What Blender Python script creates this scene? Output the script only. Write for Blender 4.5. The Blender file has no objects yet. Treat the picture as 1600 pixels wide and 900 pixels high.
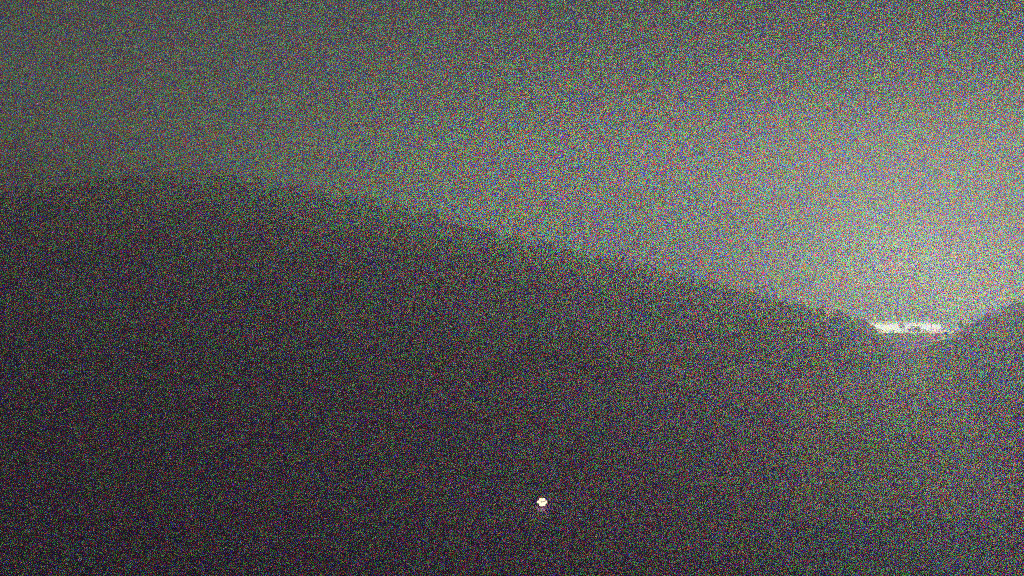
import bpy, bmesh, math, random
from mathutils import Vector, Matrix, noise

random.seed(7)
scene = bpy.context.scene
C = scene.collection

# ------------------------------------------------------------------ camera
FOC = 1256.0                       # focal length in pixels of the 1600 px wide photograph
cam_d = bpy.data.cameras.new("camera")
cam_d.sensor_width = 36.0
cam_d.lens = 36.0 * FOC / 1600.0
cam_d.clip_start = 0.1
cam_d.clip_end = 20000
cam = bpy.data.objects.new("camera", cam_d)
C.objects.link(cam)
cam.location = (0, 0, 0)
cam.rotation_euler = (math.pi / 2, 0, 0)
scene.camera = cam

# ------------------------------------------------------------------ night sky
world = bpy.data.worlds.new("World")
scene.world = world
world.use_nodes = True
wn = world.node_tree
wn.nodes.clear()
wo = wn.nodes.new("ShaderNodeOutputWorld")
wb = wn.nodes.new("ShaderNodeBackground")
sk = wn.nodes.new("ShaderNodeTexSky")
sk.sky_type = 'NISHITA'
sk.sun_disc = False
sk.sun_elevation = math.radians(-0.9)
sk.sun_rotation = math.radians(180)
SKY = 0.12
wb.inputs["Strength"].default_value = SKY
wt = wn.nodes.new("ShaderNodeMix")            # the mauve cast of the overcast night sky
wt.data_type = 'RGBA'
wt.blend_type = 'MULTIPLY'
wt.inputs["Factor"].default_value = 1.0
wt.inputs[7].default_value = (1.02, 0.99, 1.0, 1)
wn.links.new(sk.outputs[0], wt.inputs[6])
wn.links.new(wt.outputs[2], wb.inputs["Color"])
wn.links.new(wb.outputs[0], wo.inputs["Surface"])

# ------------------------------------------------------------------ exposure, film
scene.view_settings.view_transform = 'Standard'
scene.view_settings.look = 'None'
scene.view_settings.exposure = 0.0
scene.view_settings.gamma = 1.0
scene.view_settings.use_curve_mapping = False
scene.render.engine = 'CYCLES'
cy = scene.cycles
cy.use_denoising = False           # the photograph is a grainy high-sensitivity exposure
cy.use_adaptive_sampling = True
cy.adaptive_threshold = .3
cy.adaptive_min_samples = 1
cy.use_light_tree = False
cy.max_bounces = 12
cy.diffuse_bounces = 2
cy.volume_bounces = 12
cy.sample_clamp_indirect = 1.1
cy.sample_clamp_direct = 2.2
cy.pixel_filter_type = 'BLACKMAN_HARRIS'
cy.filter_width = 1.5

FLOOD = 10.5                        # master level of the floodlights

# ------------------------------------------------------------------ helpers
def px(x, y, d):
    """a point seen at pixel (x, y) of the photograph, d metres ahead"""
    return Vector(((x - 800) / FOC * d, d, (450 - y) / FOC * d))

def mat(name, col, rough=0.9, var=0.25, scale=1.0, bump=0.0, metal=0.0):
    m = bpy.data.materials.new(name)
    m.use_nodes = True
    nt = m.node_tree
    b = nt.nodes["Principled BSDF"]
    b.inputs["Roughness"].default_value = rough
    b.inputs["Metallic"].default_value = metal
    tc = nt.nodes.new("ShaderNodeTexCoord")
    nz = nt.nodes.new("ShaderNodeTexNoise")
    nz.inputs["Scale"].default_value = scale
    nz.inputs["Detail"].default_value = 6
    nt.links.new(tc.outputs["Object"], nz.inputs["Vector"])
    cr = nt.nodes.new("ShaderNodeValToRGB")
    cr.color_ramp.elements[0].position = 0.3
    cr.color_ramp.elements[1].position = 0.7
    cr.color_ramp.elements[0].color = tuple(max(0, c * (1 - var)) for c in col) + (1,)
    cr.color_ramp.elements[1].color = tuple(min(1, c * (1 + var)) for c in col) + (1,)
    nt.links.new(nz.outputs[0], cr.inputs[0])
    nt.links.new(cr.outputs[0], b.inputs["Base Color"])
    if bump:
        bp = nt.nodes.new("ShaderNodeBump")
        bp.inputs["Strength"].default_value = bump
        nt.links.new(nz.outputs[0], bp.inputs["Height"])
        nt.links.new(bp.outputs[0], b.inputs["Normal"])
    return m

def emat(name, col, strength):
    m = bpy.data.materials.new(name)
    m.use_nodes = True
    nt = m.node_tree
    nt.nodes.clear()
    o = nt.nodes.new("ShaderNodeOutputMaterial")
    e = nt.nodes.new("ShaderNodeEmission")
    e.inputs["Color"].default_value = tuple(col) + (1,)
    e.inputs["Strength"].default_value = strength
    nt.links.new(e.outputs[0], o.inputs["Surface"])
    m.cycles.emission_sampling = 'NONE' if hasattr(m, "cycles") else 'NONE'
    return m

def mesh(name, bm, m, parent=None, smooth=False):
    me = bpy.data.meshes.new(name)
    bm.normal_update()
    bm.to_mesh(me)
    bm.free()
    if smooth:
        for p in me.polygons:
            p.use_smooth = True
    for k in (m if isinstance(m, (list, tuple)) else [m]):
        me.materials.append(k)
    o = bpy.data.objects.new(name, me)
    C.objects.link(o)
    if parent:
        o.parent = parent
    return o

def thing(name, label, cat, loc, rz=0.0, group=None):
    o = bpy.data.objects.new(name, None)
    C.objects.link(o)
    o.location = loc
    o.rotation_euler = (0, 0, rz)
    o["label"] = label
    o["category"] = cat
    if group:
        o["group"] = group
    return o

def tag(o, label=None, cat=None, group=None, kind=None):
    for k, v in (("label", label), ("category", cat), ("group", group), ("kind", kind)):
        if v:
            o[k] = v
    return o

def box(bm, c, s, rot=None):
    r = bmesh.ops.create_cube(bm, size=1)
    vs = r["verts"]
    bmesh.ops.scale(bm, vec=s, verts=vs)
    if rot:
        bmesh.ops.rotate(bm, matrix=rot, verts=vs, cent=(0, 0, 0))
    bmesh.ops.translate(bm, vec=c, verts=vs)
    return vs

def tube(bm, pts, radii, n=7):
    rings = []
    for i, p in enumerate(pts):
        p = Vector(p)
        a = Vector(pts[max(0, i - 1)])
        b = Vector(pts[min(len(pts) - 1, i + 1)])
        d = (b - a).normalized()
        u = d.orthogonal().normalized()
        v = d.cross(u)
        rings.append([bm.verts.new(p + (u * math.cos(2 * math.pi * k / n) + v * math.sin(2 * math.pi * k / n)) * radii[i]) for k in range(n)])
    for r0, r1 in zip(rings, rings[1:]):
        for k in range(n):
            bm.faces.new((r0[k], r0[(k + 1) % n], r1[(k + 1) % n], r1[k]))
    bm.faces.new(rings[-1])
    bm.faces.new(list(reversed(rings[0])))

def disc(bm, c, nrm, r, n=16):
    nrm = Vector(nrm).normalized()
    u = nrm.orthogonal().normalized()
    v = nrm.cross(u)
    vs = [bm.verts.new(Vector(c) + (u * math.cos(2 * math.pi * k / n) + v * math.sin(2 * math.pi * k / n)) * r) for k in range(n)]
    return bm.faces.new(vs)

# ------------------------------------------------------------------ materials
M_grass = mat("rough_grass", (0.19, 0.075, 0.23), var=0.35, scale=0.15, bump=0.3)
M_field = mat("dry_stubble", (0.50, 0.24, 0.19), var=0.25, scale=0.4, bump=0.3)
M_hill = mat("moorland", (0.19, 0.075, 0.23), var=0.3, scale=0.03)
M_yard = mat("gravel", (0.30, 0.29, 0.27), var=0.15, scale=1.5)
M_leaf = mat("dark_leaves", (0.06, 0.06, 0.05), var=0.5, scale=0.8)
M_bark = mat("bark", (0.10, 0.08, 0.06), var=0.3, scale=4)
M_wall = mat("white_render", (0.72, 0.71, 0.68), var=0.06, scale=0.6)
M_roof = mat("roof_sheet", (0.22, 0.22, 0.23), rough=0.6, var=0.15, scale=0.8)
M_frame = mat("window_frame", (0.5, 0.5, 0.5), rough=0.5, var=0.05)
M_steel = mat("galvanised_steel", (0.35, 0.36, 0.37), rough=0.45, var=0.1, scale=3, metal=0.6)
M_wood = mat("weathered_boards", (0.20, 0.13, 0.13), var=0.25, scale=2.0)

# ------------------------------------------------------------------ terrain
PLAIN = -33.0
PROFILE = [(-400, -30), (-60, -8), (-12, -2.2), (4, -1.75), (10, -5), (25, -18), (60, -37), (120, -57), (200, -82), (250, -94), (300, -98.5), (370, -101.5),
           (410, -96), (460, -79), (510, -58.5), (545, -43.5), (566, -35.5), (580, -33.3), (620, -33.0), (9000, -33.0)]
def ground_z(x, y):
    # the bank below the camera, the valley, and the slope rising to the level site
    for (a, za), (b, zb) in zip(PROFILE, PROFILE[1:]):
        if a <= y <= b:
            t = (y - a) / (b - a)
            t = t * .55 + .45 * t * t * (3 - 2 * t)
            base = za + (zb - za) * t
            break
    n = noise.noise(Vector((x * 0.008, y * 0.008, 3.1))) * 2.2 + noise.noise(Vector((x * 0.03, y * 0.03, 1.1))) * .9
    w = min(1, math.hypot(x, y) / 80) * (1 if y < 540 else max(.15, 1 - (y - 540) / 40))
    return base + n * w

def grid_sheet(name, xs, ys, zf, m):
    bm = bmesh.new()
    V = [[bm.verts.new((x, y, zf(x, y))) for x in xs] for y in ys]
    for j in range(len(ys) - 1):
        for i in range(len(xs) - 1):
            bm.faces.new((V[j][i], V[j][i + 1], V[j + 1][i + 1], V[j + 1][i]))
    return mesh(name, bm, m, smooth=True)

def spaced(lo, hi, mid, fine, grow=1.12):
    a, s, out = mid, fine, [mid]
    while a < hi:
        a = min(hi, a + s); s *= grow; out.append(a)
    a, s = mid, fine
    while a > lo:
        a = max(lo, a - s); s *= grow; out.insert(0, a)
    return out

BX = 2600.0
ground = grid_sheet("ground", spaced(-BX, BX, 60, 6.0, 1.03), spaced(-400, BX, 430, 6.0, 1.03), ground_z, M_grass)
tag(ground, kind="structure")

# hills: ridge lines given as (pixel x, pixel y) of the photograph at the ridge's own distance
HLD = 620
def hill(name, ridge, D, depth, m, seed=0.0, turn=(0, 0)):
    """a ridge running across the view D metres ahead, falling to the plain in front and behind"""
    bm = bmesh.new()
    n = 90
    x0, x1 = ridge[0][0], ridge[-1][0]
    rows = []
    for i in range(n + 1):
        fx = x0 + (x1 - x0) * i / n
        for (a, ya), (b, yb) in zip(ridge, ridge[1:]):
            if a <= fx <= b:
                t = (fx - a) / (b - a)
                t = t * t * (3 - 2 * t) * 0.5 + t * 0.5
                fy = ya + (yb - ya) * t
                break
        t = min(1, max(0, (fx - 950) / 380))
        D_ = D + turn[0] + (turn[1] - turn[0]) * t * t * (3 - 2 * t)      # the ridge may swing nearer towards its right end
        depth_ = depth * (1 - .62 * t if turn[1] else 1)
        top = px(fx, fy, D_)
        foot_z = -64.0
        h = top.z - foot_z
        row = []
        for k in range(-12, 13):
            u = k / 12
            prof = math.cos(u * math.pi / 2) ** 1.5
            p = Vector((top.x * (1 + 0.0 * u), D_ + u * depth_, foot_z + h * prof))
            w = noise.noise(Vector((p.x * 0.012 + seed, p.y * 0.012, 0))) * 4 + noise.noise(Vector((p.x * 0.04 + seed, p.y * 0.04, 0))) * 1.6
            p.z += w * prof * (0.4 if k == 0 else 1.0)
            row.append(bm.verts.new(p))
        rows.append(row)
    for r0, r1 in zip(rows, rows[1:]):
        for k in range(24):
            bm.faces.new((r0[k], r1[k], r1[k + 1], r0[k + 1]))
    return tag(mesh(name, bm, m, smooth=True), kind="structure")

RIDGE_L = [(-1500, 330), (-900, 170), (-500, 230), (-250, 300), (0, 318), (180, 292), (330, 286), (480, 302), (620, 335), (760, 372), (900, 408), (1050, 442), (1180, 472), (1290, 499), (1345, 512), (1372, 524), (1392, 548)]
RIDGE_R = [(1478, 530), (1515, 508), (1545, 492), (1600, 474), (1700, 440), (1900, 380), (2200, 330), (2500, 420), (2700, 560)]
H1 = hill("hill", RIDGE_L, HLD, 120.0, M_hill, turn=(0, -62))
H2 = hill("hill", RIDGE_R, 520.0, 70.0, M_hill, seed=9.0)

# pale field on the valley floor, lower right
def field():
    bm = bmesh.new()
    rows = []
    ny, nx = 40, 26
    for j in range(ny + 1):
        t = j / ny
        y = 345 + (528 - 345) * t
        xl = 121 + (186 - 121) * t + 3 * noise.noise(Vector((y * 0.05, 0, 0)))
        xr = 217 + (330 - 217) * t + 4 * noise.noise(Vector((y * 0.05, 5, 0)))
        rows.append([bm.verts.new((xl + (xr - xl) * i / nx, y, ground_z(xl + (xr - xl) * i / nx, y) + 0.35)) for i in range(nx + 1)])
    for r0, r1 in zip(rows, rows[1:]):
        for i in range(nx):
            bm.faces.new((r0[i], r0[i + 1], r1[i + 1], r1[i]))
    return tag(mesh("field", bm, M_field, smooth=True), kind="structure")
field()

# ------------------------------------------------------------------ the floodlit site beyond the valley
SD = 600.0
PXM = SD / FOC                                     # metres per photo pixel there
def site(x, y=None, dy=0.0):
    return Vector(((x - 800) * PXM, SD + dy, PLAIN + 0.1 if y is None else (450 - y) * PXM))
yard = bmesh.new()
vs = [yard.verts.new((x, y, PLAIN + 0.9)) for x, y in ((262, 575), (345, 575), (345, 680), (262, 680))]
yard.faces.new(vs)
vs2 = [yard.verts.new((v.co.x, v.co.y, PLAIN - 1.5)) for v in vs]
for k in range(4):
    yard.faces.new((vs[(k + 1) % 4], vs[k], vs2[k], vs2[(k + 1) % 4]))
tag(mesh("yard", yard, M_yard), kind="structure")
YZ = PLAIN + 0.9

# long low hall with a row of lit windows
hx0, hx1 = site(1369).x, site(1479).x
HW = hx1 - hx0
hall = thing("industrial_hall", "long white hall with a row of brightly lit windows on the far lit yard", "building", ((hx0 + hx1) / 2, SD + 14, YZ))
HH = 5.2
nwin = 14
cell = HW / nwin
bm = bmesh.new()
# wall with real openings: plinth, lintel, piers, back and sides
box(bm, (0, -6, 0.35), (HW, 0.4, 0.7))
box(bm, (0, -6, HH - 0.45), (HW, 0.4, 0.9))
for i in range(nwin + 1):
    box(bm, (-HW / 2 + i * cell, -6.01, HH / 2), (0.5, 0.44, HH - 0.02))
box(bm, (0, 6, HH / 2), (HW, 0.4, HH))
for s in (-1, 1):
    box(bm, (s * (HW / 2 - 0.1), 0, HH / 2 - 0.01), (0.3, 11.5, HH - 0.05))
mesh("wall", bm, M_wall, hall)
bm = bmesh.new()
zr = HH + 0.003
a = [(-HW / 2 - .5, -6.8, zr), (HW / 2 + .5, -6.8, zr), (HW / 2 + .5, 0, zr + 1.3), (-HW / 2 - .5, 0, zr + 1.3), (-HW / 2 - .5, 6.8, zr), (HW / 2 + .5, 6.8, zr)]
va = [bm.verts.new(p) for p in a]
vb = [bm.verts.new((p[0], p[1], p[2] + .25)) for p in a]
for q in ((0, 1, 2, 3), (3, 2, 5, 4)):
    bm.faces.new([vb[k] for k in q]); bm.faces.new([va[k] for k in reversed(q)])
for q in ((0, 1), (1, 2), (2, 5), (5, 4), (4, 3), (3, 0)):
    bm.faces.new((va[q[0]], va[q[1]], vb[q[1]], vb[q[0]]))
mesh("roof", bm, M_roof, hall)
tints = [(1, .95, .85), (.92, .95, 1), (1, 1, .9), (.95, 1, .92)]
M_win = [emat("lit_window", t, 22.0) for t in tints]
for i in range(nwin):
    fx = -HW / 2 + (i + .5) * cell
    bm = bmesh.new()
    w, z0, z1 = cell - .5, .7, HH - .9
    for c, s in (((fx, -5.98, z0 + .06), (w, .2, .12)), ((fx, -5.98, z1 - .06), (w, .2, .12)),
                 ((fx - w / 2 + .06, -5.98, (z0 + z1) / 2), (.12, .18, z1 - z0 - .24)), ((fx + w / 2 - .06, -5.98, (z0 + z1) / 2), (.12, .18, z1 - z0 - .24)),
                 ((fx, -5.98, (z0 + z1) / 2), (.08, .16, z1 - z0 - .24))):
        box(bm, c, s)
    wf = mesh("window", bm, M_frame, hall)
    for s in (-1, 1):
        bm = bmesh.new()
        box(bm, (fx + s * (w / 4 - .02), -5.97, (z0 + z1) / 2), (w / 2 - .18, .03, z1 - z0 - .26))
        mesh("pane", bm, random.choice(M_win), wf)

# small wall lamps added over the piers, to feed haze glow and render grain
M_added_bulb = emat("added_lamp_glass", (1, .96, .85), 12.0)
for i in range(0, nwin + 1):
    fx = -HW / 2 + i * cell
    bm = bmesh.new(); box(bm, (fx, -6.36, HH - .30), (.16, .26, .10)); box(bm, (fx, -6.47, HH - .20), (.5, .5, .08)); wl = mesh("added_wall_lamp", bm, M_steel, hall)
    bm = bmesh.new(); bmesh.ops.create_icosphere(bm, subdivisions=2, radius=.17); bmesh.ops.translate(bm, vec=(fx, -6.50, HH - .46), verts=bm.verts)
    mesh("added_bulb", bm, M_added_bulb, wl, smooth=True)
    if True:
        L = bpy.data.lights.new("added_glow_light", 'POINT'); L.color = (.88, 1, .55); L.energy = 0.8e5; L.shadow_soft_size = .1
        lo = bpy.data.objects.new("added_glow_light", L); C.objects.link(lo); lo.parent = wl; lo.location = (fx, -7.6, HH - .45)  # added light, set out past the eaves to brighten the haze

# floodlights on masts round the yard
lamp_tints = {  # near-pure red, green and blue, chosen so the render grain comes out coloured
    "r": ((1.0, 0.03, 0.03), "red"), "g": ((0.04, 1.0, 0.02), "greenish"), "b": ((0.03, 0.03, 1.0), "bluish"),
}
M_lens = {k: emat("flood_lens", tuple(0.45 + 0.55 * c for c in v[0]), 60.0) for k, v in lamp_tints.items()}
def floodlight(x, y, h, kind, power, label, face=-1):
    t = thing("floodlight", label, "floodlight", (x, y, YZ), 0, "floodlights round the far yard")
    bm = bmesh.new(); tube(bm, [(0, 0, 0), (0, 0, h)], [.16, .09], 8); box(bm, (0, 0, .06), (.6, .6, .12)); mesh("mast", bm, M_steel, t)
    bm = bmesh.new()
    box(bm, (0, face * .1, h + .3), (1.3, .5, .8))
    box(bm, (0, 0, h + .02), (.3, .3, .18))
    hd = mesh("lamp_head", bm, M_steel, t)
    bm = bmesh.new()
    box(bm, (0, face * .37, h + .3), (1.15, .04, .65))
    mesh("lens", bm, M_lens[kind], hd)
    L = bpy.data.lights.new("flood_light", 'POINT')
    L.color = lamp_tints[kind][0]
    L.energy = power * FLOOD
    L.shadow_soft_size = .25
    lo = bpy.data.objects.new("flood_light", L)
    C.objects.link(lo); lo.parent = t; lo.location = (0, face * .9, h + .4)
    return t
spots = [(1357, -6, 5.6, "b", .02), (1374, 22, 8.2, "r", .02), (1390, 24, 8.6, "g", .02), (1407, 23, 8.4, "b", 1), (1421, 26, 9.0, "g", 1), (1436, 25, 8.8, "r", 1),
         (1451, 24, 8.4, "g", .02), (1466, 23, 8.4, "b", .02), (1483, 8, 6.0, "r", .02)]
POWER = {"r": 9.6e5, "g": 14.2e5, "b": 8.8e5}
flood_labels = ["floodlight on a short mast left of the lit hall", "floodlight on a mast above the left end of the hall roof",
          "floodlight above the hall roof, second mast from its left end", "floodlight above the hall roof, straight over the bushy low tree",
          "floodlight above the hall roof, straight over the small shed", "floodlight above the hall roof, just right of the small shed",
          "floodlight above the hall roof, behind the tallest tree's crown", "floodlight on a mast above the right end of the hall roof", "floodlight on a short mast at the foot of the dark right slope"]
for (sx, dy, h, k, rel), lb in zip(spots, flood_labels):
    floodlight((sx - 800) * PXM, SD + dy, h, k, POWER[k] * rel, lb)

# small shed in front of the hall
sh = thing("shed", "small dark shed with a pitched roof in front of the lit hall", "shed", (site(1426).x, SD - 3, YZ), 0.05)
bm = bmesh.new()
w, d, h = 6.6, 4.2, 2.3
box(bm, (0, 0, h / 2), (w, d, h))
mesh("wall", bm, M_wood, sh)
bm = bmesh.new()
P = [(-w / 2 - .3, -d / 2 - .3, h + .005), (w / 2 + .3, -d / 2 - .3, h + .005), (w / 2 + .3, 0, h + 1.4), (-w / 2 - .3, 0, h + 1.4), (-w / 2 - .3, d / 2 + .3, h + .005), (w / 2 + .3, d / 2 + .3, h + .005)]
vp = [bm.verts.new(p) for p in P]
for q in ((0, 1, 2, 3), (3, 2, 5, 4), (0, 3, 4), (1, 5, 2), (0, 4, 5, 1)):
    bm.faces.new([vp[k] for k in q])
mesh("roof", bm, M_roof, sh)
bm = bmesh.new(); box(bm, (1.4, -d / 2 - .04, 1.0), (1.0, .08, 2.0)); dr = mesh("door", bm, M_frame, sh)
bm = bmesh.new(); box(bm, (1.0, -d / 2 - .11, 1.0), (.05, .06, .2)); mesh("handle", bm, M_steel, dr)

# ------------------------------------------------------------------ trees
def leaf_cloud(bm, blobs, n, size):
    for _ in range(n):
        c, r = random.choice(blobs)
        while True:
            v = Vector((random.uniform(-1, 1), random.uniform(-1, 1), random.uniform(-1, 1)))
            if v.length <= 1:
                break
        v = v * (0.55 + 0.45 * random.random())
        p = Vector(c) + Vector((v.x * r, v.y * r, v.z * r * .8))
        s = size * random.uniform(.6, 1.4)
        R = Matrix.Rotation(random.uniform(0, 6.28), 3, Vector((random.gauss(0, 1), random.gauss(0, 1), random.gauss(0, 1))).normalized())
        q = [bm.verts.new(p + R @ Vector(k) * s) for k in ((-.5, 0, 0), (0, -.3, .08), (.5, 0, 0), (0, .3, .08))]
        bm.faces.new(q)

def tree(loc, h, cr, trunk_h, label, n=900, group=None, name="tree", lean=0.0):
    t = thing(name, label, "tree", loc, random.uniform(0, 6), group)
    bm = bmesh.new()
    tube(bm, [(0, 0, -.3), (lean * .3, 0, trunk_h * .5), (lean, .1, trunk_h), (lean * 1.2, 0, h * .85)], [h * .026, h * .021, h * .017, h * .006], 8)
    blobs = []
    for k in range(8):
        a = k * 2.4
        zz = trunk_h + (h - trunk_h) * (.15 + .7 * k / 8)
        rr = cr * (1 - .55 * abs(k / 8 - .4)) * .55
        e = Vector((lean + math.cos(a) * rr, math.sin(a) * rr, zz + .3))
        tube(bm, [(lean, 0, zz - h * .1), tuple((Vector((lean, 0, zz - h * .1)) + e) * .5 + Vector((0, 0, .1))), tuple(e)], [h * .009, h * .006, h * .003], 5)
        blobs.append((e, cr * random.uniform(.36, .55)))
    blobs.append((Vector((lean, 0, h - cr * .3)), cr * .4))
    mesh("trunk", bm, M_bark, t)
    bm = bmesh.new()
    leaf_cloud(bm, blobs, n, cr * .16)
    mesh("crown", bm, M_leaf, t)
    return t

tree(Vector((site(1449).x, SD - 6, YZ)), 11.6, 4.2, 5.2, "tallest tree before the lit windows, with a round dark crown and bare trunk", lean=.3)
tree(Vector((site(1458.5).x, SD - 4, YZ)), 7.6, 1.9, 4.6, "slim tree immediately right of the tallest tree, before the lit windows", n=420)
tree(Vector((site(1467).x, SD - 5, YZ)), 8.2, 2.2, 4.8, "thin tree at the right end of the lit windows, nearer the dark slope", n=460)
tree(Vector((site(1402).x, SD - 7, YZ)), 6.4, 3.0, 1.6, "bushy low tree left of the small shed, hiding part of the hall", n=800)

def bush(x, dy, r, label, n=420):
    t = thing("bush", label, "bush", (site(x).x, SD + dy, YZ - .1), random.uniform(0, 6))
    bm = bmesh.new()
    for k in range(5):
        a = k * 1.3
        tube(bm, [(0, 0, -.1), (math.cos(a) * r * .5, math.sin(a) * r * .5, r * .8)], [.06, .02], 5)
    mesh("stem", bm, M_bark, t)
    bm = bmesh.new()
    leaf_cloud(bm, [(Vector((math.cos(k * 1.6) * r * .5, math.sin(k * 1.6) * r * .5, r * (.55 + .1 * k))), r * .6) for k in range(5)], n, r * .22)
    mesh("foliage", bm, M_leaf, t)
bush(1411, -9, 2.1, "rounded dark bush just left of the small shed")
bush(1437, -8, 1.5, "small dark bush against the right side of the shed")
bush(1366, -8, 2.0, "dark bush under the bluish lamp at the left end of the hall")
bush(1386, -10, 1.2, "lowest bush, in front of the left windows of the hall")
bush(1478, -8, 1.9, "dark bush at the right end of the hall by the slope")

# woodland on the left hill and the right slope: reads as one dark mass
def wood(hobj, count, smin, smax, name, yr=None):
    me = hobj.data
    polys = [p for p in me.polygons if p.normal.z > .2]
    bm = bmesh.new()
    for _ in range(count):
        p = random.choice(polys)
        c = me.vertices[random.choice(p.vertices)].co.lerp(p.center, random.random())
        if c.y > yr or c.z < ground_z(c.x, c.y) + 1 or abs(c.x) > 700:
            continue
        s = random.uniform(smin, smax)
        rb = s * random.uniform(.3, .5)
        prev = None
        for zf, rf in ((-.1, .75), (.35, 1.0), (.7, .7), (1.0, .1)):
            ring = [bm.verts.new((c.x + math.cos(k * 1.047) * rb * rf * random.uniform(.75, 1.25), c.y + math.sin(k * 1.047) * rb * rf * random.uniform(.75, 1.25), c.z + s * zf * random.uniform(.95, 1.05))) for k in range(6)]
            if prev:
                for k in range(6):
                    bm.faces.new((prev[k], prev[(k + 1) % 6], ring[(k + 1) % 6], ring[k]))
            prev = ring
    return tag(mesh(name, bm, M_leaf), "dark woodland covering the hillside", "wood", kind="stuff")
wood(H1, 4200, 5, 10, "woodland", HLD + 20).__setitem__("label", "dark woodland covering the long hill on the left")
wood(H2, 500, 2.5, 5, "woodland", 540).__setitem__("label", "dark scrub covering the slope right of the lit yard")

# ------------------------------------------------------------------ lone lamp in the dark valley
LD = 372.0
lp = px(847, 788, LD)
gz = ground_z(lp.x, lp.y)
lamp = thing("mast_lamp", "lone bright white cluster lamp on a short mast in the dark valley", "lamp", (lp.x, lp.y, gz))
hz = max(3.0, lp.z - gz)
bm = bmesh.new(); tube(bm, [(0, 0, -.5), (0, 0, hz + 1.5)], [.20, .12], 10); box(bm, (0, 0, .1), (.8, .8, .2)); mesh("mast", bm, M_steel, lamp)
bm = bmesh.new(); tube(bm, [(0, 0, hz + 1.5), (0, 0, hz + 1.9)], [.35, .1], 12); mesh("cap", bm, M_steel, lamp)
M_lamp = emat("lit_lens", (1, .86, .6), 6.0)
for lvl, rr, cnt in ((-1.15, .75, 5), (0.0, 1.45, 8), (1.15, .75, 5)):
    for k in range(cnt):
        a = k * 2 * math.pi / cnt + .2 - (math.pi / 2 if cnt == 5 else 0)
        cx, cz = math.cos(a) * rr, math.sin(a) * rr
        bm = bmesh.new()
        tube(bm, [(0, 0, hz + lvl), (cx, cz, hz + lvl)], [.06, .06], 6)
        tube(bm, [(cx * .8, cz * .8, hz + lvl), (cx * 1.1, cz * 1.1, hz + lvl)], [.2, .6], 14)
        hd = mesh("lamp_head", bm, M_steel, lamp)
        bm = bmesh.new()
        bmesh.ops.create_icosphere(bm, subdivisions=2, radius=.6)
        bmesh.ops.translate(bm, vec=(cx * 1.25, cz * 1.25, hz + lvl), verts=bm.verts)
        mesh("lens", bm, M_lamp, hd, smooth=True)
print("lamp height over ground", hz, lp.z - gz)

# grass on the near valley floor
bm = bmesh.new()
for _ in range(9000):
    d = 262 + 90 * random.random() ** 1.5
    x = random.uniform(-.68, .68) * d
    z = ground_z(x, d)
    for k in range(3):
        a = random.uniform(0, 6.28); hgt = random.uniform(.3, .8); w = .12
        xx, yy = x + random.uniform(-.3, .3), d + random.uniform(-.3, .3)
        bm.faces.new([bm.verts.new(p) for p in ((xx - w * math.cos(a), yy - w * math.sin(a), z - .05), (xx + w * math.cos(a), yy + w * math.sin(a), z - .05), (xx + .15 * math.cos(a + 1), yy + .15 * math.sin(a + 1), z + hgt))])
tag(mesh("grass", bm, M_grass), "rough dark grass tufts on the near valley floor", "grass", kind="stuff")

# ------------------------------------------------------------------ night air
HAZE = 0.0020
bm = bmesh.new()
ztop, zbot = 150.0, -112.0
box(bm, (0, BX / 2 - 200, (ztop + zbot) / 2), (BX * 2 + 40, BX + 440, ztop - zbot))
m = bpy.data.materials.new("night_haze")
m.use_nodes = True
nt = m.node_tree
nt.nodes.clear()
o = nt.nodes.new("ShaderNodeOutputMaterial")
v = nt.nodes.new("ShaderNodeVolumePrincipled")
v.inputs["Color"].default_value = (.96, .85, 1.0, 1)
v.inputs["Density"].default_value = HAZE
v.inputs["Anisotropy"].default_value = 0.0
nt.links.new(v.outputs[0], o.inputs["Volume"])
m.cycles.volume_sampling = 'DISTANCE'
hz_o = mesh("haze", bm, m)
tag(hz_o, "thin pale night haze filling the valley", "haze", kind="stuff")
